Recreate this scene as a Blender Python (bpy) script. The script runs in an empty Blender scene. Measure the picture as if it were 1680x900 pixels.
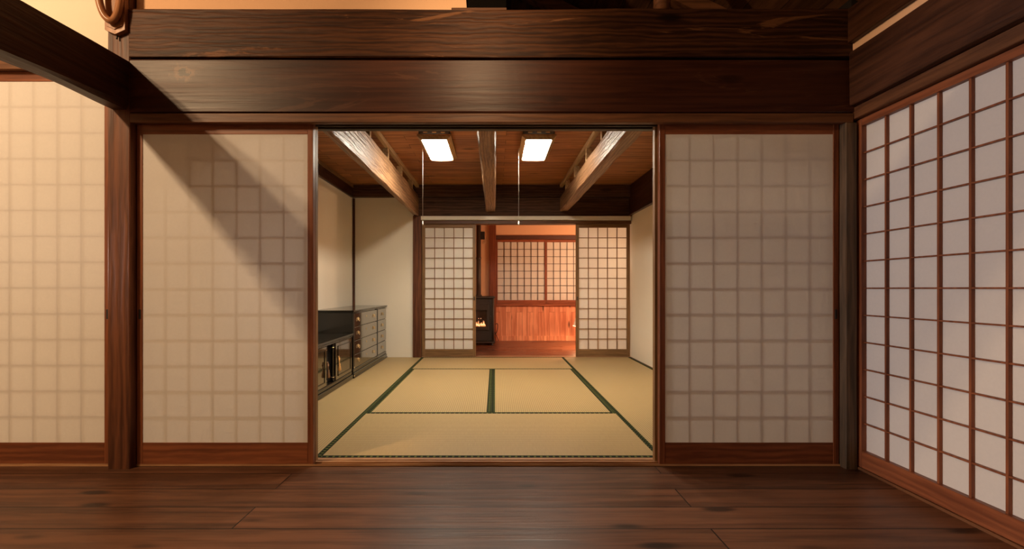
import bpy, bmesh, math, random
from mathutils import Vector, Matrix, noise
random.seed(7)
PI = math.pi
S = bpy.context.scene
C = S.collection

# ------------------------------------------------------------------ camera, world, lights, exposure
cam_d = bpy.data.cameras.new('camera'); cam = bpy.data.objects.new('camera', cam_d); C.objects.link(cam)
cam_d.sensor_fit = 'HORIZONTAL'; cam_d.sensor_width = 36.0
cam_d.lens = 36.0 * 760.0 / 1680.0
cam_d.shift_x = 28.0 / 1680.0
cam_d.shift_y = 23.0 / 1680.0
cam.location = (0, -2.38, 0.912); cam.rotation_euler = (PI / 2, 0, 0)
cam_d.clip_start = 0.05
S.camera = cam
S.view_settings.view_transform = 'Standard'; S.view_settings.look = 'None'
S.view_settings.exposure = 0.0; S.view_settings.gamma = 1.0; S.view_settings.use_curve_mapping = False
w = bpy.data.worlds.new('night'); S.world = w; w.use_nodes = True
w.node_tree.nodes['Background'].inputs[0].default_value = (0.02, 0.03, 0.06, 1)
w.node_tree.nodes['Background'].inputs[1].default_value = 0.15

def lamp(name, kind, loc, energy, col, size=0.03, target=None, spot=None, blend=0.6, sy=None):
    d = bpy.data.lights.new(name, kind); d.energy = energy; d.color = col
    if kind == 'AREA':
        d.size = size
        if sy: d.shape = 'RECTANGLE'; d.size_y = sy
    else: d.shadow_soft_size = size
    if spot: d.spot_size = math.radians(spot); d.spot_blend = blend
    o = bpy.data.objects.new(name, d); C.objects.link(o); o.location = loc
    if target: o.rotation_euler = (Vector(target) - Vector(loc)).to_track_quat('-Z', 'Y').to_euler()
    return o
WARM = (1.0, 0.66, 0.36)
lamp('bulb_high_left', 'POINT', (-3.07, -2.10, 3.12), 176, WARM, 0.035)
lamp('bulb_low_left', 'POINT', (-2.90, -2.05, 2.82), 120, WARM, 0.035)
lamp('bulb_centre', 'SPOT', (-0.12, -1.08, 2.47), 48, WARM, 0.05, target=(-0.08, 0, 2.02), spot=75, blend=1.0)
lamp('side_fill', 'SPOT', (-5.6, -0.5, 1.35), 820, (1.0, 0.86, 0.80), 0.20, target=(1.8, -1.05, 0.85), spot=25, blend=0.5)  # added fill aimed at the right wall, stands for no fixture
lamp('left_back_fill', 'POINT', (-3.6, 1.4, 1.3), 60, (1.0, 0.75, 0.5), 0.15)  # added backlight so the lattice of the tall left door shows through
lamp('far_room_fill', 'POINT', (1.75, 4.55, 1.35), 62, (1.0, 0.60, 0.35), 0.10)  # added fill, low and hidden behind the right far door

# ------------------------------------------------------------------ node helpers / materials
def newmat(name):
    m = bpy.data.materials.new(name); m.use_nodes = True
    nt = m.node_tree; b = nt.nodes['Principled BSDF']
    return m, nt, b
def nd(nt, typ, **kw):
    n = nt.nodes.new(typ)
    for k, v in kw.items():
        if k.startswith('i_'): 
            key = k[2:].replace('_', ' ')
            n.inputs[key].default_value = v
        else: setattr(n, k, v)
    return n
def mth(nt, op, a, b=None, clamp=False):
    n = nt.nodes.new('ShaderNodeMath'); n.operation = op; n.use_clamp = clamp
    for i, v in enumerate((a, b)):
        if v is None: continue
        if isinstance(v, (int, float)): n.inputs[i].default_value = v
        else: nt.links.new(v, n.inputs[i])
    return n.outputs[0]
def mixc(nt, fac, a, b, mode='MIX'):
    n = nt.nodes.new('ShaderNodeMix'); n.data_type = 'RGBA'; n.blend_type = mode
    for i, v in ((0, fac), (6, a), (7, b)):
        if isinstance(v, (int, float)): n.inputs[i].default_value = v
        elif isinstance(v, tuple): n.inputs[i].default_value = (*v[:3], 1)
        else: nt.links.new(v, n.inputs[i])
    return n.outputs[2]
def step(nt, v, a, b):
    n = nt.nodes.new('ShaderNodeMapRange'); n.interpolation_type = 'SMOOTHSTEP'
    nt.links.new(v, n.inputs[0]); n.inputs[1].default_value = a; n.inputs[2].default_value = b
    return n.outputs[0]
def bump(nt, b, h, strength, dist=0.01):
    n = nt.nodes.new('ShaderNodeBump'); n.inputs['Strength'].default_value = strength; n.inputs['Distance'].default_value = dist
    nt.links.new(h, n.inputs['Height']); nt.links.new(n.outputs[0], b.inputs['Normal'])

def wood(name, dark, light, axis='X', rough=0.45, ring=9.0, knots=0.6, wear=None, bmp=0.25, spec=0.28, plank=None, gap=(0.01, 0.005, 0.003), tone=0.35, ringc=0.5, msz=0.0016, kflat=None, spot=None):
    """procedural timber; plank=(row, length, swizzle, row_offset, len_offset) lays it as boards"""
    m, nt, b = newmat(name); L = nt.links.new
    tc = nd(nt, 'ShaderNodeTexCoord'); oi = nd(nt, 'ShaderNodeObjectInfo')
    vec = tc.outputs['Object']
    off = nd(nt, 'ShaderNodeVectorMath', operation='ADD')
    sc = nd(nt, 'ShaderNodeVectorMath', operation='SCALE'); sc.inputs[0].default_value = (7.3, 3.1, 5.7)
    L(oi.outputs['Random'], sc.inputs['Scale'])
    L(vec, off.inputs[0]); L(sc.outputs[0], off.inputs[1]); cur = off.outputs[0]
    tonev = None; mort = None
    if plank:
        row, length, sw, ro, lo = plank
        sep = nd(nt, 'ShaderNodeSeparateXYZ'); L(vec, sep.inputs[0])
        com = nd(nt, 'ShaderNodeCombineXYZ')
        L(mth(nt, 'ADD', sep.outputs['XYZ'.index(sw[0].upper())], lo), com.inputs[0])
        L(mth(nt, 'ADD', sep.outputs['XYZ'.index(sw[1].upper())], ro), com.inputs[1])
        br = nd(nt, 'ShaderNodeTexBrick'); br.offset = 0.5; br.offset_frequency = 2
        br.inputs['Color1'].default_value = (0, 0, 0, 1); br.inputs['Color2'].default_value = (1, 1, 1, 1); br.inputs['Mortar'].default_value = (0.5, 0.5, 0.5, 1)
        br.inputs['Scale'].default_value = 1.0; br.inputs['Mortar Size'].default_value = msz; br.inputs['Mortar Smooth'].default_value = 0.1
        br.inputs['Brick Width'].default_value = length; br.inputs['Row Height'].default_value = row
        L(com.outputs[0], br.inputs['Vector'])
        sc2 = nd(nt, 'ShaderNodeVectorMath', operation='SCALE'); sc2.inputs[0].default_value = (9.1, 4.3, 6.7)
        L(br.outputs['Color'], sc2.inputs['Scale'])
        o2 = nd(nt, 'ShaderNodeVectorMath', operation='ADD'); L(cur, o2.inputs[0]); L(sc2.outputs[0], o2.inputs[1]); cur = o2.outputs[0]
        tonev = br.outputs['Color']; mort = br.outputs['Fac']
    st = {'X': (0.16, 1, 1), 'Y': (1, 0.16, 1), 'Z': (1, 1, 0.16)}[axis]
    mp = nd(nt, 'ShaderNodeMapping'); mp.inputs['Scale'].default_value = st; L(cur, mp.inputs[0])
    wv = nd(nt, 'ShaderNodeTexWave', wave_type='RINGS', rings_direction=axis); L(mp.outputs[0], wv.inputs['Vector'])
    wv.inputs['Scale'].default_value = ring; wv.inputs['Distortion'].default_value = 7.0
    wv.inputs['Detail'].default_value = 3.0; wv.inputs['Detail Scale'].default_value = 1.9; wv.inputs['Detail Roughness'].default_value = 0.55
    mp2 = nd(nt, 'ShaderNodeMapping'); mp2.inputs['Scale'].default_value = tuple(1.4 if v < 1 else 42 for v in st); L(cur, mp2.inputs[0])
    fn = nd(nt, 'ShaderNodeTexNoise'); L(mp2.outputs[0], fn.inputs['Vector']); fn.inputs['Scale'].default_value = 1.6; fn.inputs['Detail'].default_value = 5
    bn = nd(nt, 'ShaderNodeTexNoise'); L(mp.outputs[0], bn.inputs['Vector']); bn.inputs['Scale'].default_value = 4.0; bn.inputs['Detail'].default_value = 4; bn.inputs['Distortion'].default_value = 0.8
    fac = mth(nt, 'ADD', mth(nt, 'MULTIPLY', wv.outputs['Fac'], ringc), mth(nt, 'MULTIPLY', step(nt, fn.outputs[0], 0.3, 0.7), 0.45))
    fac = mth(nt, 'ADD', fac, mth(nt, 'MULTIPLY', step(nt, bn.outputs[0], 0.3, 0.7), 0.55))
    fac = mth(nt, 'SUBTRACT', fac, 0.30, True)
    if tonev is not None:
        fac = mth(nt, 'ADD', fac, mth(nt, 'MULTIPLY', mth(nt, 'SUBTRACT', tonev, 0.5), tone), True)
    col = mixc(nt, fac, dark, light)
    if wear:
        wn = nd(nt, 'ShaderNodeTexNoise'); L(mp.outputs[0], wn.inputs['Vector']); wn.inputs['Scale'].default_value = 7.0; wn.inputs['Detail'].default_value = 6; wn.inputs['Roughness'].default_value = 0.65; wn.inputs['Distortion'].default_value = 1.2
        col = mixc(nt, mth(nt, 'MULTIPLY', step(nt, wn.outputs[0], 0.58, 0.63), 0.7), col, wear)
    if knots:
        mp3 = nd(nt, 'ShaderNodeMapping'); mp3.inputs['Scale'].default_value = tuple((2.0 if v < 1 else 6.2) if (kflat is None or 'XYZ'[i] != kflat) else 0.0 for i, v in enumerate(st)); L(cur, mp3.inputs[0])
        vo = nd(nt, 'ShaderNodeTexVoronoi'); L(mp3.outputs[0], vo.inputs['Vector']); vo.inputs['Scale'].default_value = 1.0
        k = mth(nt, 'SUBTRACT', 1.0, step(nt, vo.outputs['Distance'], 0.07, 0.19))
        kn = mth(nt, 'MULTIPLY', k, knots)
        col = mixc(nt, kn, col, tuple(c * 0.25 for c in dark))
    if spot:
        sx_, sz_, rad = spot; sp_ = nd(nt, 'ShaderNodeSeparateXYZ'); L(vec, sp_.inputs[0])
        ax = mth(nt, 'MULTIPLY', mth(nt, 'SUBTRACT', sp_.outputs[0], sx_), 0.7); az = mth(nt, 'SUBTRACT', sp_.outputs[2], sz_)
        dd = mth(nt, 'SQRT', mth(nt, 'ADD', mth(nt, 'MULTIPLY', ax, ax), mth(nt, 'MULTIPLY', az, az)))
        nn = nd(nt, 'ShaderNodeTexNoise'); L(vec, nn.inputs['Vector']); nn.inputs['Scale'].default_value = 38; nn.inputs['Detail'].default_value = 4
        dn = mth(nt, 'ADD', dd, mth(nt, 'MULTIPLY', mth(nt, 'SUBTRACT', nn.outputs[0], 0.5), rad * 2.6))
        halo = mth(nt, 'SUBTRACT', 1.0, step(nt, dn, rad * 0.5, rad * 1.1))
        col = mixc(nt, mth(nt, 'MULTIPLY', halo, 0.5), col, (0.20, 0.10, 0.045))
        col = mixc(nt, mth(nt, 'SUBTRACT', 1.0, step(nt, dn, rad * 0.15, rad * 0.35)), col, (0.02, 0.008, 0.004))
    if mort is not None:
        col = mixc(nt, mort, col, gap)
        hgt = mth(nt, 'SUBTRACT', fac, mth(nt, 'MULTIPLY', mort, 3.0))
    else: hgt = fac
    L(col, b.inputs['Base Color'])
    r = mth(nt, 'ADD', mth(nt, 'MULTIPLY', bn.outputs[0], 0.22), rough - 0.11); L(r, b.inputs['Roughness'])
    b.inputs['Specular IOR Level'].default_value = spec
    bump(nt, b, hgt, bmp, 0.004)
    return m

def plaster(name, col, rough=0.9, var=0.08):
    m, nt, b = newmat(name)
    tc = nd(nt, 'ShaderNodeTexCoord'); n = nd(nt, 'ShaderNodeTexNoise'); nt.links.new(tc.outputs['Object'], n.inputs['Vector'])
    n.inputs['Scale'].default_value = 2.0; n.inputs['Detail'].default_value = 6
    n2 = nd(nt, 'ShaderNodeTexNoise'); nt.links.new(tc.outputs['Object'], n2.inputs['Vector']); n2.inputs['Scale'].default_value = 140
    nt.links.new(mixc(nt, n.outputs[0], tuple(c * (1 - var) for c in col), col), b.inputs['Base Color'])
    b.inputs['Roughness'].default_value = rough; bump(nt, b, n2.outputs[0], 0.25, 0.003)
    return m

def paper(name, col, trans=0.35):
    m, nt, b = newmat(name); nt.nodes.remove(b)
    out = nt.nodes['Material Output']
    tc = nd(nt, 'ShaderNodeTexCoord'); n = nd(nt, 'ShaderNodeTexNoise'); nt.links.new(tc.outputs['Object'], n.inputs['Vector'])
    n.inputs['Scale'].default_value = 90; n.inputs['Detail'].default_value = 4
    c = mixc(nt, n.outputs[0], tuple(v * 0.93 for v in col), col)
    n3 = nd(nt, 'ShaderNodeTexNoise'); nt.links.new(tc.outputs['Object'], n3.inputs['Vector']); n3.inputs['Scale'].default_value = 5.0; n3.inputs['Detail'].default_value = 2; n3.inputs['Distortion'].default_value = 0.7
    bp = nd(nt, 'ShaderNodeBump'); bp.inputs['Strength'].default_value = 0.25; bp.inputs['Distance'].default_value = 0.006; nt.links.new(n3.outputs[0], bp.inputs['Height'])
    d = nd(nt, 'ShaderNodeBsdfDiffuse'); t = nd(nt, 'ShaderNodeBsdfTranslucent'); mx = nd(nt, 'ShaderNodeMixShader')
    nt.links.new(c, d.inputs[0]); nt.links.new(c, t.inputs[0]); nt.links.new(bp.outputs[0], d.inputs['Normal']); mx.inputs[0].default_value = trans
    nt.links.new(d.outputs[0], mx.inputs[1]); nt.links.new(t.outputs[0], mx.inputs[2]); nt.links.new(mx.outputs[0], out.inputs[0])
    return m

def simple(name, col, rough=0.5, metal=0.0, spec=0.5, coat=0.0, nscale=30, var=0.15, bmp=0.0):
    m, nt, b = newmat(name)
    tc = nd(nt, 'ShaderNodeTexCoord'); n = nd(nt, 'ShaderNodeTexNoise'); nt.links.new(tc.outputs['Object'], n.inputs['Vector'])
    n.inputs['Scale'].default_value = nscale; n.inputs['Detail'].default_value = 4
    nt.links.new(mixc(nt, n.outputs[0], tuple(c * (1 - var) for c in col), tuple(min(1, c * (1 + var)) for c in col)), b.inputs['Base Color'])
    b.inputs['Roughness'].default_value = rough; b.inputs['Metallic'].default_value = metal; b.inputs['Specular IOR Level'].default_value = spec
    b.inputs['Coat Weight'].default_value = coat; b.inputs['Coat Roughness'].default_value = 0.06
    if bmp: bump(nt, b, n.outputs[0], bmp, 0.003)
    return m

def emit(name, col, strength):
    m, nt, b = newmat(name)
    b.inputs['Base Color'].default_value = (0.8, 0.8, 0.8, 1); b.inputs['Emission Color'].default_value = (*col, 1); b.inputs['Emission Strength'].default_value = strength
    return m

OLD = wood('old_smoked_beam', (0.024, 0.009, 0.0045), (0.098, 0.037, 0.014), 'X', rough=0.5, ring=13, kflat='Y', knots=0.95, spec=0.16, wear=(0.20, 0.085, 0.035), bmp=0.5)
OLDX = wood('far_wall_beam', (0.04, 0.018, 0.010), (0.11, 0.050, 0.026), 'X', rough=0.6, ring=9, knots=0.5, bmp=0.2, spec=0.12)
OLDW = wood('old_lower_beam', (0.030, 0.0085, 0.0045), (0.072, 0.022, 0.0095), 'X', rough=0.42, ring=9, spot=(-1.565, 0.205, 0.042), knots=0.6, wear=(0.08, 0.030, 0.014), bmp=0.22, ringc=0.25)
OLDY = wood('old_beam_lengthwise', (0.028, 0.010, 0.0055), (0.085, 0.032, 0.015), 'Y', rough=0.45, ring=8, knots=0.5, bmp=0.35, ringc=0.3)
POST = wood('old_post', (0.055, 0.018, 0.009), (0.17, 0.060, 0.026), 'Z', rough=0.5, ring=8, knots=0.4, bmp=0.3)
POSTG = wood('weathered_post', (0.055, 0.038, 0.024), (0.16, 0.10, 0.06), 'Z', rough=0.6, ring=8, knots=0.4, bmp=0.3)
BEAMT = wood('adzed_beam', (0.13, 0.060, 0.026), (0.36, 0.20, 0.10), 'Y', rough=0.42, ring=14, knots=0.35, bmp=1.0, ringc=0.5)
TRIM = wood('brown_trim', (0.075, 0.030, 0.014), (0.16, 0.068, 0.030), 'X', rough=0.45, ring=10, knots=0.0, bmp=0.15)
TRIMY = wood('brown_trim_lengthwise', (0.075, 0.030, 0.014), (0.16, 0.068, 0.030), 'Y', rough=0.45, ring=10, knots=0.0, bmp=0.15)
FRH = wood('door_frame_horizontal', (0.13, 0.040, 0.018), (0.26, 0.085, 0.035), 'X', rough=0.42, ring=10, knots=0.0, bmp=0.12)
FRV = wood('door_frame_vertical', (0.13, 0.040, 0.018), (0.26, 0.085, 0.035), 'Z', rough=0.42, ring=10, knots=0.0, bmp=0.12)
BRH = wood('inner_frame_horizontal', (0.16, 0.085, 0.035), (0.30, 0.16, 0.068), 'X', rough=0.5, ring=10, knots=0.0, bmp=0.12)
BRV = wood('inner_frame_vertical', (0.16, 0.085, 0.035), (0.30, 0.16, 0.068), 'Z', rough=0.5, ring=10, knots=0.0, bmp=0.12)
REDH = wood('red_window_frame', (0.20, 0.050, 0.020), (0.36, 0.10, 0.04), 'X', rough=0.4, ring=10, knots=0.0, bmp=0.12)
REDV = wood('red_post', (0.16, 0.045, 0.020), (0.30, 0.085, 0.035), 'Z', rough=0.4, ring=10, knots=0.0, bmp=0.12)
SILL = wood('threshold_wood', (0.30, 0.15, 0.075), (0.52, 0.30, 0.16), 'X', rough=0.4, ring=10, knots=0.0, bmp=0.1)
FLOOR = wood('dark_floorboards', (0.070, 0.030, 0.016), (0.165, 0.070, 0.036), 'X', rough=0.40, ring=7, kflat='Z', knots=0.85, bmp=0.18, spec=0.22,
             plank=(0.175, 3.64, 'xy', 0.095, 1.0 + 3.64), tone=0.55, msz=0.003)
FARFLOOR = wood('far_floorboards', (0.09, 0.028, 0.014), (0.19, 0.065, 0.030), 'X', rough=0.30, ring=7, knots=0.3, bmp=0.1, plank=(0.12, 3.0, 'xy', 0, 5), tone=0.3)
CEIL = wood('pine_ceiling_boards', (0.22, 0.080, 0.030), (0.52, 0.225, 0.088), 'X', rough=0.5, ring=8, kflat='Z', knots=0.8, bmp=0.12, plank=(0.125, 1.82, 'xy', 0.02, 9), tone=0.5)
ROOF = wood('roof_boards', (0.07, 0.028, 0.012), (0.17, 0.07, 0.03), 'Y', rough=0.6, ring=8, knots=0.8, bmp=0.12, plank=(0.15, 4.0, 'yx', 0.02, 9), tone=0.5)
WAINS = wood('knotty_wainscot', (0.62, 0.20, 0.095), (0.92, 0.40, 0.22), 'Z', rough=0.45, ring=6, kflat='Y', knots=0.9, bmp=0.08, plank=(0.095, 5.0, 'zx', 0.0, 2), tone=0.5, gap=(0.25, 0.07, 0.03))
RAFT = wood('rafter', (0.09, 0.035, 0.015), (0.22, 0.09, 0.04), 'X', rough=0.55, ring=8, knots=0.3)
HOOKM = wood('polished_hook_wood', (0.24, 0.10, 0.045), (0.42, 0.19, 0.085), 'Z', rough=0.28, ring=6, knots=0.0, bmp=0.05)
PALE = plaster('pale_plaster', (0.80, 0.74, 0.62))
CREAM = plaster('cream_plaster', (0.88, 0.80, 0.66))
ORNG = plaster('ochre_plaster', (0.76, 0.47, 0.28))
PAPER = paper('shoji_paper_front', (0.76, 0.745, 0.745), 0.19)
PAPER2 = paper('shoji_paper_inner', (0.86, 0.84, 0.77), 0.22)
LACQ = simple('dark_lacquer', (0.012, 0.009, 0.006), 0.14, spec=0.4, coat=0.25, var=0.1)
LACQR = simple('dark_lacquer_front', (0.022, 0.013, 0.007), 0.07, spec=0.9, coat=1.0, var=0.1)
BLACK = simple('matte_black', (0.012, 0.010, 0.009), 0.5)
IRON = simple('stove_iron', (0.060, 0.044, 0.034), 0.5, metal=0.3, bmp=0.1)
BRASS = simple('brass', (0.62, 0.46, 0.24), 0.28, metal=1.0)
GOLD = simple('gold_tassel_silk', (0.72, 0.38, 0.12), 0.55, nscale=200, var=0.35)
GOLDD = simple('brown_tassel_silk', (0.22, 0.11, 0.05), 0.6, nscale=200, var=0.35)
WHITEP = simple('ivory_plastic', (0.75, 0.70, 0.60), 0.4, var=0.03)
STRING = simple('white_cord', (0.85, 0.82, 0.75), 0.7)
STEELR = simple('grey_metal_edge', (0.40, 0.38, 0.34), 0.35, metal=0.8)
DIFF = emit('lit_diffuser', (1.0, 0.88, 0.70), 80.0)
SHADE = emit('lamp_shade_lit', (1.0, 0.42, 0.15), 0.35)
SHRIM = emit('lamp_shade_rim', (1.0, 0.70, 0.35), 4.0)
FLAME = emit('flame', (1.0, 0.30, 0.07), 1.1)
EMBER = emit('ember', (1.0, 0.55, 0.25), 1.6)
FLWD = wood('light_fixture_wood', (0.34, 0.21, 0.10), (0.55, 0.37, 0.19), 'Y', rough=0.4, ring=10, knots=0)
GLASS, _nt, _b = newmat('stove_glass'); _b.inputs['Base Color'].default_value = (1, 0.8, 0.6, 1); _b.inputs['Transmission Weight'].default_value = 1.0; _b.inputs['Roughness'].default_value = 0.05; _b.inputs['IOR'].default_value = 1.1

PANE, _nt, _b = newmat('clear_pane'); _nt.nodes.remove(_b)
_t = _nt.nodes.new('ShaderNodeBsdfTransparent'); _t.inputs[0].default_value = (0.93, 0.94, 0.93, 1); _g = _nt.nodes.new('ShaderNodeBsdfGlossy'); _g.inputs['Roughness'].default_value = 0.02
_m = _nt.nodes.new('ShaderNodeMixShader'); _m.inputs[0].default_value = 0.06
_nt.links.new(_t.outputs[0], _m.inputs[1]); _nt.links.new(_g.outputs[0], _m.inputs[2]); _nt.links.new(_m.outputs[0], _nt.nodes['Material Output'].inputs[0])

def tatami_mat():
    m, nt, b = newmat('woven_rush'); L = nt.links.new
    tc = nd(nt, 'ShaderNodeTexCoord'); sp = nd(nt, 'ShaderNodeSeparateXYZ'); L(tc.outputs['Object'], sp.inputs[0])
    oi = nd(nt, 'ShaderNodeObjectInfo')
    rib = mth(nt, 'MULTIPLY', mth(nt, 'ADD', mth(nt, 'SINE', mth(nt, 'MULTIPLY', sp.outputs[1], 2 * PI / 0.0155)), 1.0), 0.5)
    mp = nd(nt, 'ShaderNodeMapping'); mp.inputs['Scale'].default_value = (260, 14, 1); L(tc.outputs['Object'], mp.inputs[0])
    n = nd(nt, 'ShaderNodeTexNoise'); L(mp.outputs[0], n.inputs['Vector']); n.inputs['Scale'].default_value = 1.0; n.inputs['Detail'].default_value = 3
    n2 = nd(nt, 'ShaderNodeTexNoise'); L(tc.outputs['Object'], n2.inputs['Vector']); n2.inputs['Scale'].default_value = 2.2; n2.inputs['Detail'].default_value = 4
    f = mth(nt, 'ADD', mth(nt, 'MULTIPLY', rib, 0.60), mth(nt, 'MULTIPLY', n.outputs[0], 0.42), True)
    c = mixc(nt, f, (0.23, 0.145, 0.058), (0.63, 0.46, 0.215))
    c = mixc(nt, mth(nt, 'MULTIPLY', n2.outputs[0], 0.5), c, (0.40, 0.29, 0.13))
    c = mixc(nt, mth(nt, 'MULTIPLY', oi.outputs['Random'], 0.18), c, (0.47, 0.36, 0.20))
    L(c, b.inputs['Base Color']); b.inputs['Roughness'].default_value = 0.5; b.inputs['Specular IOR Level'].default_value = 0.4
    bump(nt, b, f, 0.4, 0.002)
    return m
RUSH = tatami_mat()
def heri_mat():
    m, nt, b = newmat('green_brocade_border'); L = nt.links.new
    tc = nd(nt, 'ShaderNodeTexCoord'); sp = nd(nt, 'ShaderNodeSeparateXYZ'); L(tc.outputs['Object'], sp.inputs[0])
    a = mth(nt, 'SINE', mth(nt, 'MULTIPLY', sp.outputs[0], 2 * PI / 0.034))
    c_ = mth(nt, 'SINE', mth(nt, 'MULTIPLY', sp.outputs[1], 2 * PI / 0.030))
    pr = mth(nt, 'MULTIPLY', a, mth(nt, 'ADD', mth(nt, 'MULTIPLY', c_, 0.6), 0.6))
    fac = step(nt, pr, 0.25, 0.6)
    n = nd(nt, 'ShaderNodeTexNoise'); L(tc.outputs['Object'], n.inputs['Vector']); n.inputs['Scale'].default_value = 600
    c = mixc(nt, mth(nt, 'MULTIPLY', fac, mth(nt, 'ADD', n.outputs[0], 0.1)), (0.014, 0.022, 0.010), (0.22, 0.24, 0.07))
    L(c, b.inputs['Base Color']); b.inputs['Roughness'].default_value = 0.8; b.inputs['Specular IOR Level'].default_value = 0.1
    bump(nt, b, n.outputs[0], 0.3, 0.001)
    return m
HERI = heri_mat()

# ------------------------------------------------------------------ mesh helpers
def BM(): return bmesh.new()
def box(bm, x0, x1, y0, y1, z0, z1, b=0.0, seg=1):
    t = bmesh.new()
    r = bmesh.ops.create_cube(t, size=1.0)
    for v in t.verts:
        v.co = Vector((x0 + (v.co.x + .5) * (x1 - x0), y0 + (v.co.y + .5) * (y1 - y0), z0 + (v.co.z + .5) * (z1 - z0)))
    if b: bmesh.ops.bevel(t, geom=list(t.edges), offset=b, segments=seg, affect='EDGES')
    me = bpy.data.meshes.new('tmp'); t.to_mesh(me); t.free(); bm.from_mesh(me); bpy.data.meshes.remove(me)
    return bm
def tube(bm, pts, r, n=10, caps=True):
    pts = [Vector(p) for p in pts]; rs = r if isinstance(r, (list, tuple)) else [r] * len(pts)
    rings = []; ref = None
    for i, p in enumerate(pts):
        d = (pts[min(i + 1, len(pts) - 1)] - pts[max(i - 1, 0)]).normalized()
        if ref is None: ref = Vector((1, 0, 0)) if abs(d.x) < 0.9 else Vector((0, 1, 0))
        u = (ref - d * ref.dot(d)).normalized(); ref = u; v = d.cross(u)
        rings.append([bm.verts.new(p + (u * math.cos(2 * PI * k / n) + v * math.sin(2 * PI * k / n)) * rs[i]) for k in range(n)])
    for a, b_ in zip(rings, rings[1:]):
        for k in range(n): 
            f = bm.faces.new((a[k], a[(k + 1) % n], b_[(k + 1) % n], b_[k])); f.smooth = True
    if caps: bm.faces.new(rings[0][::-1]); bm.faces.new(rings[-1])
    return bm
def lathe(bm, c, prof, n=20):
    """prof: (radius, z) pairs around the vertical axis through c"""
    c = Vector(c); rings = []
    for r, z in prof:
        rings.append([bm.verts.new(c + Vector((r * math.cos(2 * PI * k / n), r * math.sin(2 * PI * k / n), z))) for k in range(n)])
    for a, b_ in zip(rings, rings[1:]):
        for k in range(n):
            f = bm.faces.new((a[k], a[(k + 1) % n], b_[(k + 1) % n], b_[k])); f.smooth = True
    bm.faces.new(rings[0][::-1]); bm.faces.new(rings[-1])
    return bm
def torus(bm, c, R, r, axis='X', n=18, m=8, a0=0.0, a1=2 * PI):
    pts = []
    full = abs(a1 - a0 - 2 * PI) < 1e-6
    for k in range(n + 1):
        a = a0 + (a1 - a0) * k / n
        d = (0, math.cos(a), math.sin(a)) if axis == 'X' else (math.cos(a), 0, math.sin(a))
        pts.append(Vector(c) + Vector(d) * R)
    return tube(bm, pts, r, m, caps=True)
def prism(bm, poly, y0, y1):
    """polygon in x,z extruded in y"""
    a = [bm.verts.new((x, y0, z)) for x, z in poly]; b_ = [bm.verts.new((x, y1, z)) for x, z in poly]
    n = len(poly)
    bm.faces.new(a); bm.faces.new(b_[::-1])
    for k in range(n): bm.faces.new((a[k], b_[k], b_[(k + 1) % n], a[(k + 1) % n]))
    return bm
def timber(bm, axis, a0, a1, sec, seg=24, jit=0.004, seed=0, drift=None, fr=2.3):
    """hewn beam: cross-section polygon sec [(u,v)], u,v = the two other axes, with an uneven hand-cut surface"""
    rings = []
    for i in range(seg + 1):
        t = i / seg; a = a0 + (a1 - a0) * t
        du, dv = drift(t) if drift else (0, 0)
        ring = []
        for k, (u, v) in enumerate(sec):
            n1 = noise.noise(Vector((a * fr + seed * 9.1, k * 3.7, seed))) * jit
            n2 = noise.noise(Vector((a * fr + seed * 5.1, k * 3.7 + 50, seed))) * jit
            U, V = u + n1 + du, v + n2 + dv
            p = (a, U, V) if axis == 'X' else ((U, a, V) if axis == 'Y' else (U, V, a))
            ring.append(bm.verts.new(p))
        rings.append(ring)
    n = len(sec)
    for A, B in zip(rings, rings[1:]):
        for k in range(n): bm.faces.new((A[k], A[(k + 1) % n], B[(k + 1) % n], B[k]))
    bm.faces.new(rings[0][::-1]); bm.faces.new(rings[-1])
    return bm
def csec(u0, u1, v0, v1, c=0.012):
    return [(u0 + c, v0), (u1 - c, v0), (u1, v0 + c), (u1, v1 - c), (u1 - c, v1), (u0 + c, v1), (u0, v1 - c), (u0, v0 + c)]

MW = {}
def link(name, bm, m, parent=None, local=False, loc=None):
    bmesh.ops.recalc_face_normals(bm, faces=list(bm.faces))
    me = bpy.data.meshes.new(name)
    if parent is not None and not local:
        bmesh.ops.transform(bm, matrix=MW[parent.name].inverted(), verts=list(bm.verts))
    if parent is None:                         # origin at the base centre of the thing
        xs = [v.co.x for v in bm.verts]; ys = [v.co.y for v in bm.verts]; zs = [v.co.z for v in bm.verts]
        o_ = Vector(((min(xs) + max(xs)) / 2, (min(ys) + max(ys)) / 2, min(zs)))
        if name in ('floor',) or loc == 'world': o_ = Vector((0, 0, 0))
        bmesh.ops.translate(bm, vec=-o_, verts=list(bm.verts))
    bm.to_mesh(me); bm.free()
    o = bpy.data.objects.new(name, me); C.objects.link(o); me.materials.append(m)
    if parent is None: o.location = o_; MW[o.name] = Matrix.Translation(o_)
    else: o.parent = parent; MW[o.name] = MW[parent.name]
    return o
def tag(o, label, cat, group=None):
    o['label'] = label; o['category'] = cat
    if group: o['group'] = group
    return o
def thing(name, label, cat, loc=(0, 0, 0), rz=0.0, group=None):
    o = bpy.data.objects.new(name, None); C.objects.link(o); o.empty_display_size = 0.1
    o.location = loc; o.rotation_euler = (0, 0, rz); MW[o.name] = Matrix.Translation(loc) @ Matrix.Rotation(rz, 4, 'Z')
    return tag(o, label, cat, group)
def struct(name, bm, m, world=True):
    o = link(name, bm, m, None, loc='world' if world else None); o['kind'] = 'structure'; return o
def B(*a, b=0.0): return box(BM(), *a, b=b)
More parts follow.
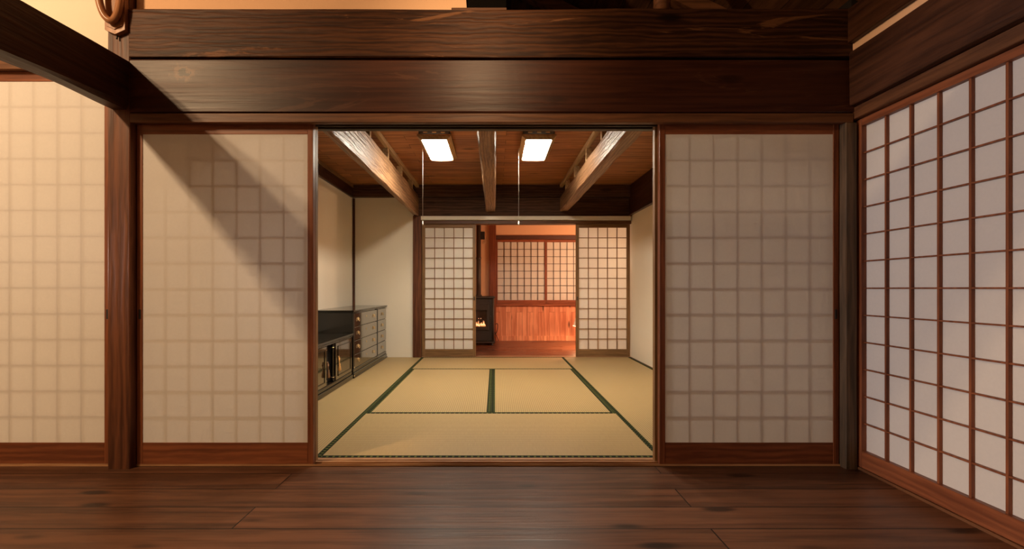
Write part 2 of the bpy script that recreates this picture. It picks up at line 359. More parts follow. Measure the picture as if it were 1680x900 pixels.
def copy_tree(o, loc, rz=None, label=None):
    c = o.copy(); C.objects.link(c); c.location = loc
    if rz is not None: c.rotation_euler = (0, 0, rz)
    if label: c['label'] = label
    for ch in o.children:
        d = ch.copy(); C.objects.link(d); d.parent = c
        for g in ch.children:
            e = g.copy(); C.objects.link(e); e.parent = d
    return c

# ------------------------------------------------------------------ STRUCTURE: front room
struct('floor', B(-6.0, 1.95, -5.2, 0.0, -0.06, 0.0), FLOOR)
# left part of the front partition: taller opening, plaster above
bm = BM(); box(bm, -6.0, -1.962, 0.0, 0.10, 2.085, 4.6); struct('wall_front_left', bm, PALE)
bm = BM(); box(bm, -6.0, -2.93, 0.0, 0.10, 0.0, 2.03); struct('wall_far_left_panel', bm, PALE)
# plaster above the double lintel, ending left of the opening into the roof space
bm = BM(); prism(bm, [(-1.841, 2.33), (-0.215, 2.33), (-0.215, 2.345), (-0.145, 2.345), (-0.150, 2.42), (-0.15, 3.36), (-1.841, 4.2)], 0.0, 0.10)
struct('wall_front_upper', bm, ORNG)
struct('wall_left', B(-6.1, -6.0, -5.2, 3.2, 0.0, 4.8), PALE)
struct('wall_back', B(-6.0, 2.1, -5.3, -5.2, 0.0, 4.8), PALE)
struct('ceiling_left', B(-6.0, -1.8, -5.2, 0.10, 4.62, 4.70), ROOF)
# roof slope coming down to the right-hand wall
bm = BM(); prism(bm, [(-2.6, 4.62), (2.3, 2.17), (2.3, 2.23), (-2.6, 4.68)], -5.2, 4.6); struct('ceiling_roof_slope', bm, ROOF)
# right wall above the screens
struct('wall_right', B(1.90, 1.98, -5.2, 0.0, 1.76, 2.42), ORNG)
struct('trim_16', B(1.800, 1.90, -5.2, -0.05, 2.096, 2.145), plaster('strip_plaster', (0.86, 0.56, 0.36)))
struct('wall_corner', B(1.832, 2.0, 0.0, 0.11, 0.0, 2.42), BLACK)
struct('wall_right_outer', B(2.6, 2.7, -5.2, 0.2, 0.0, 2.3), BLACK)
struct('floor_outer', B(1.95, 2.7, -5.2, 0.2, -0.06, 0.0), FARFLOOR)
# lintel pieces, front opening
bm = BM(); box(bm, -1.845, 1.812, -0.04, -0.006, 1.751, 1.797, b=0.002); struct('trim_1', bm, TRIM)
bm = BM(); box(bm, -1.848, 1.775, 0.0, 0.11, 1.775, 1.800)
for a, b_ in ((-0.006, 0.001), (0.0355, 0.0425), (0.078, 0.11)): box(bm, -1.848, 1.775, a, b_, 1.757, 1.776)
struct('trim_2', bm, simple('grooved_lintel', (0.050, 0.034, 0.022), 0.5))
# threshold with sliding grooves
bm = BM(); box(bm, -1.848, 1.775, 0.0, 0.108, -0.04, 0.001)
for a, b_ in ((0.0, 0.0015), (0.0355, 0.0425), (0.078, 0.108)): box(bm, -1.848, 1.775, a, b_, -0.01, 0.0045 if a > 0.07 else 0.0105)
box(bm, -6.0, -1.975, 0.0, 0.108, -0.04, 0.012)
struct('trim_3', bm, SILL)
# left tall opening lintel
bm = BM(); box(bm, -6.0, -1.963, -0.03, 0.02, 2.025, 2.072, b=0.002); box(bm, -6.0, -1.963, 0.0, 0.11, 2.040, 2.085); struct('trim_4', bm, TRIM)
# right wall lintel and threshold
bm = BM(); box(bm, 1.815, 1.90, -5.2, -0.001, 1.768, 1.828, b=0.003); struct('trim_5', bm, TRIMY)
bm = BM(); box(bm, 1.835, 1.95, -5.2, 0.0, 0.0, 0.012); struct('trim_6', bm, TRIMY)
# added black backing: stops light leaking, keeps gaps between the lintel beams dark
struct('gap_backing', B(-1.84, 1.80, 0.02, 0.10, 1.80, 2.32), BLACK)

# ------------------------------------------------------------------ STRUCTURE: tatami room
struct('floor_tatami_base', B(-1.90, 1.82, 0.11, 3.80, -0.10, -0.045), FARFLOOR)
struct('wall_tatami_left', B(-1.96, -1.88, 0.11, 3.83, -0.05, 2.30), CREAM)
struct('wall_tatami_right', B(1.80, 1.88, 0.11, 3.83, -0.05, 2.30), CREAM)
struct('wall_tatami_back', B(-1.88, -1.065, 3.75, 3.83, -0.05, 2.30), CREAM)
struct('ceiling_tatami', B(-1.95, 1.88, 0.10, 3.83, 2.268, 2.29), CEIL)
bm = BM(); box(bm, -1.88, -1.851, 0.11, 3.75, -0.04, 0.006); box(bm, 1.791, 1.80, 0.11, 3.75, -0.04, 0.010); struct('baseboard_tatami', bm, TRIMY)
struct('trim_8', B(-1.88, -1.845, 0.12, 3.70, 2.225, 2.268, b=0.003), BRH)
bm = BM(); box(bm, -0.97, 1.775, 3.685, 3.84, 1.812, 1.860); struct('trim_9', bm, PALE)
bm = BM(); box(bm, -0.97, 1.80, 3.73, 3.86, 1.765, 1.808, b=0.002); struct('trim_10', bm, TRIM)
bm = BM(); box(bm, -0.97, 1.80, 3.752, 3.86, -0.04, 0.008); struct('trim_11', bm, SILL)
struct('trim_12', B(-1.872, -1.85, 3.726, 3.748, 0.007, 2.10), POST)
struct('trim_13', B(1.775, 1.799, 2.72, 2.79, 0.01, 1.87), POST)

# ------------------------------------------------------------------ STRUCTURE: far room
FY = 5.72
struct('floor_far_room', B(-2.6, 3.2, 3.86, FY, -0.06, 0.0), FARFLOOR)
struct('wall_far_left', B(-1.2, -1.1, 3.86, FY, 0, 2.3), ORNG)
struct('wall_far_right', B(2.8, 2.9, 3.86, FY, 0, 2.3), ORNG)
struct('ceiling_far', B(-1.2, 2.9, 3.86, FY + 0.1, 2.3, 2.34), CEIL)
bm = BM(); box(bm, -1.1, -0.10, FY, FY + .1, 0, 2.3); box(bm, 0.02, 2.8, FY, FY + .1, 1.838, 2.3); box(bm, 0.02, 2.8, FY + .09, FY + .1, 0.0, 1.838)
struct('wall_far_back', bm, ORNG)
bm = BM(); box(bm, 0.02, 2.8, FY - .005, FY + .05, 0.085, 0.605); struct('wall_far_wainscot', bm, WAINS, world=True)
bm = BM(); box(bm, 0.02, 2.8, FY - .02, FY + .03, 0.0, 0.085, b=0.003); struct('baseboard_far', bm, WAINS)
bm = BM(); box(bm, 0.02, 2.8, FY - .035, FY + .06, 0.605, 0.645, b=0.003); struct('trim_14', bm, REDH)
bm = BM(); box(bm, 0.02, 2.8, FY - .03, FY + .06, 1.772, 1.838, b=0.002); struct('trim_15', bm, simple('dark_red_lintel', (0.07, 0.022, 0.012), 0.5))
bm = BM(); box(bm, -1.88, -1.065, 3.86, 3.9, 0, 2.3); box(bm, -0.97, 2.8, 3.87, 3.9, 1.81, 2.3); box(bm, 1.80, 2.8, 3.86, 3.9, 0, 1.9); struct('wall_far_front', bm, ORNG)

# room behind the left-hand tall doors
bm = BM(); box(bm, -6.0, -1.96, 3.1, 3.2, 0, 2.6); box(bm, -6.0, -1.96, 0.11, 3.1, 2.5, 2.6); box(bm, -6.0, -1.96, 0.11, 3.1, -0.06, 0.0)
struct('wall_side_room', bm, PALE)

# ------------------------------------------------------------------ posts and beams
p = link('wooden_post', timber(BM(), 'Z', 0.0, 4.1, csec(-1.958, -1.845, -0.04, 0.10, 0.004), 60, 0.0025, 1), POST)
tag(p, 'dark old square post between the tall paper door on the left and the next one', 'post')
p = link('wooden_post', timber(BM(), 'Z', 0.0, 1.75, csec(1.7735, 1.83, -0.04, 0.10, 0.003), 30, 0.002, 2), POSTG)
tag(p, 'narrow weathered grey-brown post in the right-hand corner of the front room', 'post')
bm = BM(); prism(bm, [(-1.08, 0.0), (-0.97, 0.0), (-0.97, 1.87), (-1.08, 1.87)], 3.72, 3.86)
p = link('wooden_post', bm, POST); tag(p, 'brown post left of the far latticed paper doors, beside the white wall', 'post')

b1 = link('lintel_beam', timber(BM(), 'X', -1.845, 1.829, csec(-0.045, 0.10, 2.078, 2.322, 0.004), 70, 0.005, 3, fr=1.1), OLD)
tag(b1, 'rough brown upper lintel beam with strong grain, topmost of the two across the front opening', 'beam', None)
b2 = link('lintel_beam', timber(BM(), 'X', -1.845, 1.829, csec(-0.04, 0.10, 1.802, 2.068, 0.004), 70, 0.005, 4, fr=0.9), OLDW)
tag(b2, 'smooth dark reddish lower lintel beam with glossy centre, directly above the door track', 'beam')
# cross beam from the left post towards the viewer
sec = [(-1.928, 1.823), (-1.858, 1.821), (-1.845, 1.835), (-1.845, 2.055), (-1.852, 2.063), (-1.95, 2.07), (-1.975, 2.03), (-1.968, 1.86)]
b3 = link('cross_beam', timber(BM(), 'Y', -0.042, -5.1, sec, 90, 0.016, 5, drift=lambda t: (0, -0.045 * 5.1 * t if t < 0.35 else -0.08)), OLDY)
tag(b3, 'nearly black rough cross beam running from the left post towards the upper left', 'beam')
# transverse beam above the frame that shades the lower right doors
b4 = link('cross_beam', timber(BM(), 'X', -1.84, 1.80, csec(-1.40, -1.22, 1.95, 2.36, 0.01), 40, 0.006, 6), OLDW)
tag(b4, 'dark deep beam spanning the front room just above the view', 'beam')
# right wall beams
b5 = link('wall_beam', timber(BM(), 'Y', -5.2, -0.053, csec(1.78, 1.895, 1.829, 2.098, 0.004), 80, 0.006, 8), OLDY)
tag(b5, 'wide dark brown beam above the right-hand latticed paper doors, below the thin plaster strip', 'beam')
b6 = link('wall_beam', timber(BM(), 'Y', -5.2, -0.053, csec(1.775, 1.895, 2.142, 2.315, 0.004), 80, 0.006, 9), OLDY)
tag(b6, 'dark brown upper beam on the right wall, above the thin plaster strip', 'beam')

# tatami room back wall beams and side beams
q = link('wall_beam', timber(BM(), 'X', -1.88, 1.80, csec(3.66, 3.83, 2.112, 2.266, 0.003), 30, 0.003, 11), OLDX)
tag(q, 'dark upper beam on the far wall right under the pine ceiling', 'beam')
q = link('wall_beam', timber(BM(), 'X', -1.065, 1.80, csec(3.70, 3.86, 1.862, 2.108, 0.003), 30, 0.003, 12), OLDX)
tag(q, 'brown lower beam on the far wall, above the thin pale strip over the far doors', 'beam')
q = link('wall_beam', timber(BM(), 'Y', 0.12, 3.66, csec(-1.879, -1.85, 2.10, 2.224, 0.003), 30, 0.002, 13), OLDY)
tag(q, 'dark beam along the top of the left white wall above the lacquer chests', 'beam')
q = link('wall_beam', timber(BM(), 'Y', 0.12, 3.66, csec(1.765, 1.799, 2.112, 2.266, 0.003), 30, 0.002, 14), OLDY)
tag(q, 'dark upper beam along the right wall of the mat room', 'beam')
q = link('wall_beam', timber(BM(), 'Y', 0.12, 3.69, csec(1.755, 1.799, 1.870, 2.108, 0.003), 30, 0.002, 15), OLDY)
tag(q, 'dark lower beam along the right wall of the mat room, above the pale plaster', 'beam')

def ceiling_beam(sec, label, seed, jit=0.010, drift=None):
    t = thing('ceiling_beam', label, 'beam', (sum(s[0] for s in sec) / len(sec), 1.9, 1.9), group='hewn beams under the pine ceiling')
    link('timber', timber(BM(), 'Y', 0.12, 3.695, sec, 70, jit, seed, drift), BEAMT, t)
    return t
tl = ceiling_beam([(-1.07, 1.885), (-1.012, 1.862), (-0.998, 1.868), (-0.998, 2.122), (-1.006, 2.130), (-1.13, 2.13), (-1.16, 2.09), (-1.15, 1.96)],
                  'left hewn beam under the pine ceiling, beside the left white wall', 21)
tm = ceiling_beam([(-0.118, 1.930), (-0.104, 1.918), (-0.004, 1.918), (0.006, 1.926), (0.008, 2.20), (0.004, 2.266), (-0.104, 2.266), (-0.118, 2.20)],
                  'middle hewn beam under the pine ceiling, between the two lit ceiling lights', 22, jit=0.006)
tr = ceiling_beam([(0.850, 1.930), (0.866, 1.922), (0.955, 1.930), (0.985, 1.955), (0.99, 2.09), (0.96, 2.115), (0.862, 2.112), (0.850, 2.10)],
                  'right hewn beam under the pine ceiling, nearer the right wall', 23, jit=0.008)
# small struts and rail between beam and ceiling (parts of those beams)
for root, fx, s in ((tl, -0.998, -1), (tr, 0.852, 1)):
    x0, x1 = (fx - 0.055, fx - 0.002) if s < 0 else (fx + 0.002, fx + 0.055)
    zt = 2.128 if s < 0 else 2.112
    rail = BM(); rx0, rx1 = (fx - 0.03, fx + 0.008) if s < 0 else (fx - 0.008, fx + 0.03)
    box(rail, rx0, rx1, 0.13, 3.65, 2.225, 2.267, b=0.002); link('ceiling_rail', rail, FLWD, root)
    for k in range(6):
        y = 0.72 + 0.632 * k - 0.03
        if y > 3.6: continue
        if y < 3.6: link('strut', B(x0, x1, y, y + 0.045, zt - 0.004, 2.226, b=0.002), FLWD, root)

# ------------------------------------------------------------------ shoji panels
def shoji(label, loc, rz, W, H, stile, top, bot, cols, rows, mats, paper_front=True, bar=0.006, bard=0.014, thick=0.032, pull=None, group=None, barv=None, pmat=None, name='sliding_paper_door', cat='sliding door', bm_=None, glazed=False):
    """local frame: x to the right along the panel, z up, front face at y=0, body behind it"""
    fh, fv = mats; t = thing(name, label, cat, loc, rz, group)
    link('stile', B(0, stile, 0, thick, 0, H, b=0.0012), fv, t, local=True)
    link('stile', B(W - stile, W, 0, thick, 0, H, b=0.0012), fv, t, local=True)
    link('bottom_rail', B(stile, W - stile, 0.001, thick - .001, 0, bot, b=0.0012), fh, t, local=True)
    link('top_rail', B(stile, W - stile, 0.001, thick - .001, H - top, H, b=0.0012), fh, t, local=True)
    px0, px1, pz0, pz1 = stile, W - stile, bot, H - top
    cw = (px1 - px0) / cols; rh = (pz1 - pz0) / rows
    if paper_front: py = 0.003; l0, l1 = 0.0045, 0.0045 + bard
    else: py = thick - 0.006; l0, l1 = py - 0.0015 - bard, py - 0.0015
    lat = BM(); bv = barv or bar
    for c_ in range(1, cols):
        x = px0 + cw * c_; box(lat, x - bv / 2, x + bv / 2, l0, l1, pz0, pz1)
    for r in range(1, rows):
        z = pz0 + rh * r; box(lat, px0, px1, l0 + 0.001, l1 - 0.001, z - bar / 2, z + bar / 2)
    if glazed: lat.free()
    else: link('lattice', lat, bm_ or fv, t, local=True)
    pb = BM(); box(pb, px0, px1, py, py + 0.0006, pz0, pz1)
    pb.faces.ensure_lookup_table()
    # paper is a single thin sheet
    pb.free(); pb = BM()
    vs = [pb.verts.new(v) for v in ((px0, py, pz0), (px1, py, pz0), (px1, py, pz1), (px0, py, pz1))]; pb.faces.new(vs)
    link('glass_pane' if glazed else 'paper', pb, pmat or PAPER, t, local=True)
    if pull:
        for side in pull:
            xx = stile * 0.5 if side == 'L' else W - stile * 0.5
            ww = min(0.014, stile * 0.45)
            pl = BM(); box(pl, xx - ww / 2, xx + ww / 2, -0.0012, 0.004, pull_z - loc[2], pull_z - loc[2] + 0.05, b=0.001)
            link('finger_pull', pl, BLACK, t, local=True)
    return t
pull_z = 0.755
DM = (FRH, FRV)
Hd = 1.772 - 0.0065
zl, HD = 0.0075, 1.772 - 0.0075
# front partition: local z offset keeps the paper from z=.12 to z=1.707
def front_door(label, x0, x1, y, sl, sr=None, pull=None, cols=7):
    return shoji(label, (x0, y, zl), 0, x1 - x0, HD, 0.029, 1.772 - 1.705, 0.12 - zl, cols, 12, DM, True, 0.0065, 0.015, pull=pull)
front_door('paper door with faint square grid and a diagonal shadow, front left of the wide opening', -1.841, -0.935, 0.002, 0, pull='L')
front_door('purplish dim paper door with faint square grid, front right of the wide opening', 0.847, 1.769, 0.002, 0, pull='R')
# second track, stacked behind
def back_door(label, x0, x1): return shoji(pmat=PANE, glazed=True, loc=(x0, 0.044, zl), rz=0, W=x1 - x0, H=HD, stile=0.03, top=1.772 - 1.705, bot=0.12 - zl, cols=7, rows=12, mats=(BRH, BRV), label=label)
_unused = lambda label, x0, x1: shoji(label, (x0, 0.044, zl), 0, x1 - x0, HD, 0.03, 1.772 - 1.705, 0.12 - zl, 7, 12, (BRH, BRV), True, 0.0065, 0.014)
# rear panels are slid only a little less far: their edge shows beside the front panel
r1 = back_door('second sliding door with a plain pane, stacked directly behind the left paper door, only its edge showing', -1.841, -0.938)
r2 = back_door('second sliding door with a plain pane, stacked directly behind the right paper door, only its edge showing', 0.836, 1.769)
# left tall door(s)
shoji('tall brightly lit paper door at the far left of the picture, beside the dark post', (-2.905, 0.002, 0.012), 0, 0.93, 2.04 - 0.014, 0.034, 0.062, 0.108, 7, 14, DM, True, 0.0065, 0.015, pull='R')
# its pull
# right wall screens: lattice towards the room
def right_door(label, y_start, n):
    return shoji(label, (1.842, y_start, 0.0125), -PI / 2, 0.985, 1.766 - 0.0125, 0.036, 0.036, 0.085, 7, 12, DM, False, 0.0065, 0.014, barv=0.0095, group=None)
right_door('latticed paper door on the right wall, nearest the corner post', -0.016, 0)
for k, lb in ((1, 'second latticed paper door along the right wall, running out of the picture'), (2, 'third latticed paper door along the right wall, behind the viewpoint')):
    right_door(lb, -0.016 - 0.987 * k, k)
# far end of the mat room
shoji('latticed paper door left of the far opening, next to the stove', (-0.968, 3.765, 0.009), 0, 0.715, 1.765 - 0.009, 0.040, 0.045, 0.098, 5, 12, (BRH, BRV), False, 0.009, 0.014, pull='R', pmat=PAPER2)
shoji('latticed paper door right of the far opening, beside the right wall', (1.075, 3.765, 0.009), 0, 0.715, 1.765 - 0.009, 0.040, 0.045, 0.098, 5, 12, (BRH, BRV), False, 0.009, 0.014, pull='L', pmat=PAPER2)

# far room window screens
RD = (REDH, REDV)
shoji('left paper screen of the far window, above the knotty wainscot', (0.022, FY + 0.0, 0.647), 0, 0.875, 1.770 - 0.647, 0.026, 0.045, 0.062, 7, 8, RD, False, 0.008, 0.012, thick=0.028, pmat=PAPER2, name='window_screen', cat='window screen', bm_=simple('dark_lattice', (0.06, 0.03, 0.02), 0.5))
shoji('right paper screen of the far window, partly behind the right door', (0.890, FY + 0.030, 0.647), 0, 0.875, 1.770 - 0.647, 0.026, 0.045, 0.062, 7, 8, RD, False, 0.008, 0.012, thick=0.028, pmat=PAPER2, name='window_screen', cat='window screen', bm_=bpy.data.materials['dark_lattice'])
p = link('wooden_post', B(-0.098, 0.018, FY - 0.05, FY + 0.06, 0.0, 2.3, b=0.003), REDV)
tag(p, 'dark red post behind the stove at the left of the far window', 'post')

# ------------------------------------------------------------------ tatami mats
def tatami(label, cx, cy, rz):
    t = thing('tatami_mat', label, 'tatami mat', (cx, cy, -0.045), rz, 'tatami mats on the floor')
    ht = 0.049
    link('mat_surface', B(-0.909, 0.909, -0.424, 0.424, 0, ht, b=0.0015), RUSH, t, local=True)
    for s in (-1, 1):
        a, b_ = sorted((s * 0.4245, s * 0.4545))
        link('cloth_border', B(-0.909, 0.909, a, b_, 0, ht + 0.0012, b=0.001), HERI, t, local=True)
    return t
tA = tatami('straw mat lying crosswise at the front, just behind the threshold', -0.03, 0.565, 0)
copy_tree(tA, (-0.03, 3.295, -0.045), 0, 'straw mat lying crosswise at the back, before the far doors')
copy_tree(tA, (-0.485, 1.93, -0.045), PI / 2, 'straw mat lying lengthwise in the centre, left of the middle green seam')
copy_tree(tA, (0.425, 1.93, -0.045), PI / 2, 'straw mat lying lengthwise in the centre, right of the middle green seam')
copy_tree(tA, (-1.395, 1.02, -0.045), PI / 2, 'front straw mat of the left row, below the low lacquer cabinet')
copy_tree(tA, (-1.395, 2.84, -0.045), PI / 2, 'rear straw mat of the left row, below the drawer chest')
copy_tree(tA, (1.335, 1.02, -0.045), PI / 2, 'front straw mat of the right row, nearest the right sliding door')
copy_tree(tA, (1.335, 2.84, -0.045), PI / 2, 'rear straw mat of the right row, beside the right plaster wall')

# ------------------------------------------------------------------ ceiling lights
def clight(label, x0, x1):
    y0, y1 = 1.55, 2.18; z0 = 2.172
    cx = (x0 + x1) / 2
    t = thing('ceiling_light', label, 'ceiling light', (cx, (y0 + y1) / 2, 2.172), 0, 'lit rectangular ceiling lights')
    link('housing', B(x0 - 0.025, x1 + 0.025, y0 + 0.01, y1 + 0.03, 2.205, 2.267, b=0.004), BLACK, t)
    for k in range(3): 
        xx = cx - 0.075 + 0.075 * k; link('vent', B(xx - 0.018, xx + 0.018, y0 + 0.007, y0 + 0.0125, 2.236, 2.244), BRASS, t)
    fr = BM()                                  # flared wooden frame around the diffuser
    ix0, ix1, iy0, iy1 = x0, x1, y0, y1; e = 0.035
    lo = [(ix0, iy0), (ix1, iy0), (ix1, iy1), (ix0, iy1)]
    up = [(ix0 - e, iy0 - 0.015), (ix1 + e, iy0 - 0.015), (ix1 + e, iy1 + e), (ix0 - e, iy1 + e)]
    L1 = [fr.verts.new((x, y, z0)) for x, y in lo]; U1 = [fr.verts.new((x, y, 2.203)) for x, y in up]
    L2 = [fr.verts.new((x, y, 2.214)) for x, y in lo]; U2 = [fr.verts.new((x, y, 2.216)) for x, y in up]
    for k in range(4):
        j = (k + 1) % 4
        fr.faces.new((L1[k], L1[j], U1[j], U1[k])); fr.faces.new((U1[k], U1[j], U2[j], U2[k])); fr.faces.new((U2[k], U2[j], L2[j], L2[k])); fr.faces.new((L2[k], L2[j], L1[j], L1[k]))
    link('wooden_frame', fr, FLWD, t)
    df = BM()                                  # diffuser with rounded corners
    def rr(inset, z):
        a0, a1, c0, c1, r = x0 + inset, x1 - inset, y0 + inset, y1 - inset, 0.035; out = []
        for (qx, qy, s0) in ((a1 - r, c1 - r, 0), (a0 + r, c1 - r, PI / 2), (a0 + r, c0 + r, PI), (a1 - r, c0 + r, 1.5 * PI)):
            for k in range(6): a = s0 + k * PI / 10; out.append(df.verts.new((qx + r * math.cos(a), qy + r * math.sin(a), z)))
        return out
    A = rr(0.001, 2.180); Bq = rr(0.004, 2.170); Cq = rr(0.012, 2.166)
    for P, Q in ((A, Bq), (Bq, Cq)):
        for k in range(24): df.faces.new((P[k], P[(k + 1) % 24], Q[(k + 1) % 24], Q[k]))
    df.faces.new(Cq); df.faces.new(A[::-1]); link('diffuser', df, DIFF, t)
    cd = BM(); sx = x0 - 0.045; sy = 1.92; tube(cd, [(sx + 0.01, sy, 2.22), (sx, sy, 2.20), (sx, sy, 1.535)], 0.0016, 6); c_ = link('pull_cord', cd, STRING, t)
    tp = BM(); lathe(tp, (sx, sy, 1.50), [(0.002, 0.04), (0.005, 0.034), (0.007, 0.012), (0.005, 0.0)], 10); link('cord_weight', tp, STRING, c_)
    return t
clight('lit rectangular ceiling light left of the middle beam', -0.625, -0.410)
clight('lit rectangular ceiling light right of the middle beam', 0.265, 0.485)

# ------------------------------------------------------------------ lacquer chests
fx = -1.43
ch = thing('drawer_chest', 'tall dark glossy lacquer chest of drawers with ring pulls against the left wall', 'chest of drawers', (-1.64, 3.0, 0.006))
ya, yb = 2.285, 3.715
link('carcass', B(-1.845, fx - 0.012, ya + 0.02, yb - 0.01, 0.095, 0.668, b=0.003), LACQ, ch)
bm = BM(); box(bm, -1.848, fx + 0.006, ya - 0.004, yb + 0.006, 0.668, 0.680, b=0.003); box(bm, -1.848, fx + 0.014, ya - 0.012, yb + 0.012, 0.680, 0.692, b=0.004); link('top_board', bm, LACQ, ch)
bm = BM(); box(bm, -1.848, fx + 0.010, ya, yb, 0.012, 0.060, b=0.006); box(bm, -1.848, fx + 0.002, ya + 0.008, yb - 0.004, 0.060, 0.095, b=0.006)
box(bm, -1.848, fx + 0.016, ya - 0.006, yb + 0.004, 0.0065, 0.022, b=0.003)
link('plinth', bm, LACQ, ch)
link('corner_stile', B(fx - 0.02, fx + 0.002, ya + 0.015, ya + 0.05, 0.095, 0.668, b=0.004), LACQ, ch)
link('divider', B(fx - 0.012, fx + 0.004, 3.235, 3.268, 0.095, 0.668, b=0.002), BLACK, ch)
for z in (0.03, 0.115): link('corner_fitting', torus(BM(), (fx + 0.012, ya + 0.012, z), 0.006, 0.003, 'X', 10, 6), BRASS, ch)
dz = (0.662 - 0.100) / 4
for r in range(4):
    z0 = 0.100 + dz * r; z1 = z0 + dz - 0.005
    for (y0, y1, pulls, key) in ((ya + 0.053, 3.232, (2.46, 3.08), 2.775), (3.271, yb - 0.015, (3.49,), None)):
        dw = link('drawer', B(fx - 0.011, fx + 0.001, y0, y1, z0, z1, b=0.0025), LACQR, ch)
        zc = (z0 + z1) / 2 + 0.008
        for py in pulls:
            bm = BM(); tube(bm, [(fx - 0.001, py, zc), (fx + 0.003, py, zc)], 0.017, 16); link('pull_plate', bm, BRASS, dw)
            bm = BM(); torus(bm, (fx + 0.013, py, zc - 0.010), 0.015, 0.003, 'X', 18, 6); tube(bm, [(fx, py, zc + 0.006), (fx + 0.016, py, zc + 0.006)], 0.005, 8); link('ring_pull', bm, BRASS, dw)
        if key:
            bm = BM(); tube(bm, [(fx - 0.001, key, zc + 0.01), (fx + 0.004, key, zc + 0.01)], 0.010, 12); link('keyhole', bm, BRASS, dw)

lx = -1.425
lc = thing('low_cabinet', 'low dark glossy lacquer cabinet with open middle bay beside the drawer chest', 'cabinet', (-1.64, 1.6, 0.006))
y0, y1 = 0.85, 2.268
link('carcass', B(-1.845, lx - 0.06, y0 + 0.01, y1 - 0.01, 0.08, 0.43, b=0.003), BLACK, lc)
bm = BM(); box(bm, -1.848, lx - 0.004, y0 + 0.002, y1 - 0.004, 0.422, 0.440, b=0.003); box(bm, -1.848, lx + 0.008, y0, y1, 0.440, 0.462, b=0.005); link('top_board', bm, LACQ, lc)
bm = BM(); box(bm, -1.848, lx + 0.002, y0, y1 - 0.002, 0.0065, 0.05, b=0.004); box(bm, -1.848, lx - 0.008, y0, y1 - 0.006, 0.05, 0.080, b=0.004); link('plinth', bm, LACQ, lc)
for a, b_ in ((1.795, y1 - 0.012), (y0 + 0.012, 1.56)):
    d_ = link('door', B(lx - 0.055, lx - 0.008, a, b_, 0.084, 0.420, b=0.003), LACQR, lc)
    bm = BM(); ia, ib = a + 0.05, b_ - 0.04
    for (p0, p1, q0, q1) in ((ia, ia + 0.008, 0.115, 0.39), (ib - 0.008, ib, 0.115, 0.39), (ia, ib, 0.115, 0.123), (ia, ib, 0.382, 0.39)): box(bm, lx - 0.010, lx - 0.004, p0, p1, q0, q1)
    link('door_moulding', bm, LACQ, d_)
for yy in (1.585, 1.765):
    bm = BM(); lathe(bm, (lx - 0.028, yy, 0.084), [(0.016, 0), (0.016, 0.03), (0.010, 0.04), (0.013, 0.06), (0.010, 0.10), (0.012, 0.17), (0.010, 0.24), (0.013, 0.28), (0.010, 0.30), (0.016, 0.31), (0.016, 0.337)], 14)
    cl = link('column', bm, LACQ, lc)
    for z in (0.120, 0.385):
        bm = BM(); torus_pts = [(lx - 0.028 + 0.013 * math.cos(a), yy + 0.013 * math.sin(a), z) for a in [k * PI / 6 for k in range(13)]]; tube(bm, torus_pts, 0.0035, 6); link('gilt_ring', bm, BRASS, cl)
link('lock_plate', B(lx - 0.066, lx - 0.058, 1.66, 1.69, 0.22, 0.28), BRASS, lc)
link('back_panel', B(lx - 0.062, lx - 0.0595, 1.562, 1.793, 0.084, 0.42), BLACK, lc)

def tassel(x, y, zt, m, label):
    t = thing('tassel', label, 'tassel', (x, y, zt))
    bm = BM(); torus(bm, (x, y, zt - 0.012), 0.012, 0.0045, 'X', 14, 8); torus(bm, (x + 0.004, y + 0.012, zt - 0.036), 0.011, 0.0045, 'X', 14, 8); torus(bm, (x + 0.004, y - 0.010, zt - 0.038), 0.010, 0.0045, 'X', 14, 8)
    tube(bm, [(x, y, zt - 0.03), (x + 0.003, y + 0.004, zt - 0.07), (x + 0.002, y + 0.012, zt - 0.10)], 0.007, 8); link('knotted_cord', bm, m, t)
    bm = BM(); lathe(bm, (x + 0.004, y + 0.014, zt - 0.185), [(0.017, 0), (0.019, 0.012), (0.015, 0.055), (0.009, 0.066), (0.012, 0.078), (0.009, 0.09), (0.003, 0.094)], 14); link('fringe', bm, m, t)
    bm = BM(); tube(bm, [(x - 0.014, y, zt), (x + 0.002, y, zt - 0.002)], 0.003, 6); link('key_shank', bm, BRASS, t)
    t.scale = (0.72, 0.72, 0.72)
    return t
tassel(lx + 0.012, 1.815, 0.300, GOLD, 'golden tassel hanging from the lock of the low cabinet, right of its open bay')
tassel(lx + 0.012, 1.535, 0.290, GOLDD, 'brown tassel hanging at the left door of the low cabinet')

# ------------------------------------------------------------------ far room: stove, lamp, switch
sx0, sx1, sy0, sy1 = -0.42, -0.010, 5.06, 5.52
st = thing('stove', 'black iron heating stove with glowing fire behind its glass in the far room', 'stove', ((sx0 + sx1) / 2, (sy0 + sy1) / 2, 0.0))
link('body', B(sx0, sx1, sy0 + 0.03, sy1, 0.06, 0.755, b=0.012), IRON, st)
link('top_plate', B(sx0 - 0.012, sx1 + 0.012, sy0 + 0.005, sy1 + 0.012, 0.755, 0.785, b=0.006), IRON, st)
link('base_plate', B(sx0 - 0.012, sx1 + 0.012, sy0 + 0.005, sy1 + 0.012, 0.035, 0.060, b=0.006), IRON, st)
bm = BM(); dx0, dx1, dz0, dz1 = -0.365, -0.095, 0.24, 0.66; gx0, gx1, gz0, gz1 = -0.33, -0.13, 0.29, 0.56
for a in ((dx0, gx0, dz0, dz1), (gx1, dx1, dz0, dz1), (gx0, gx1, dz0, gz0), (gx0, gx1, gz1, dz1)): box(bm, a[0], a[1], sy0 + 0.005, sy0 + 0.03, a[2], a[3], b=0.003)
dr = link('fire_door', bm, IRON, st)
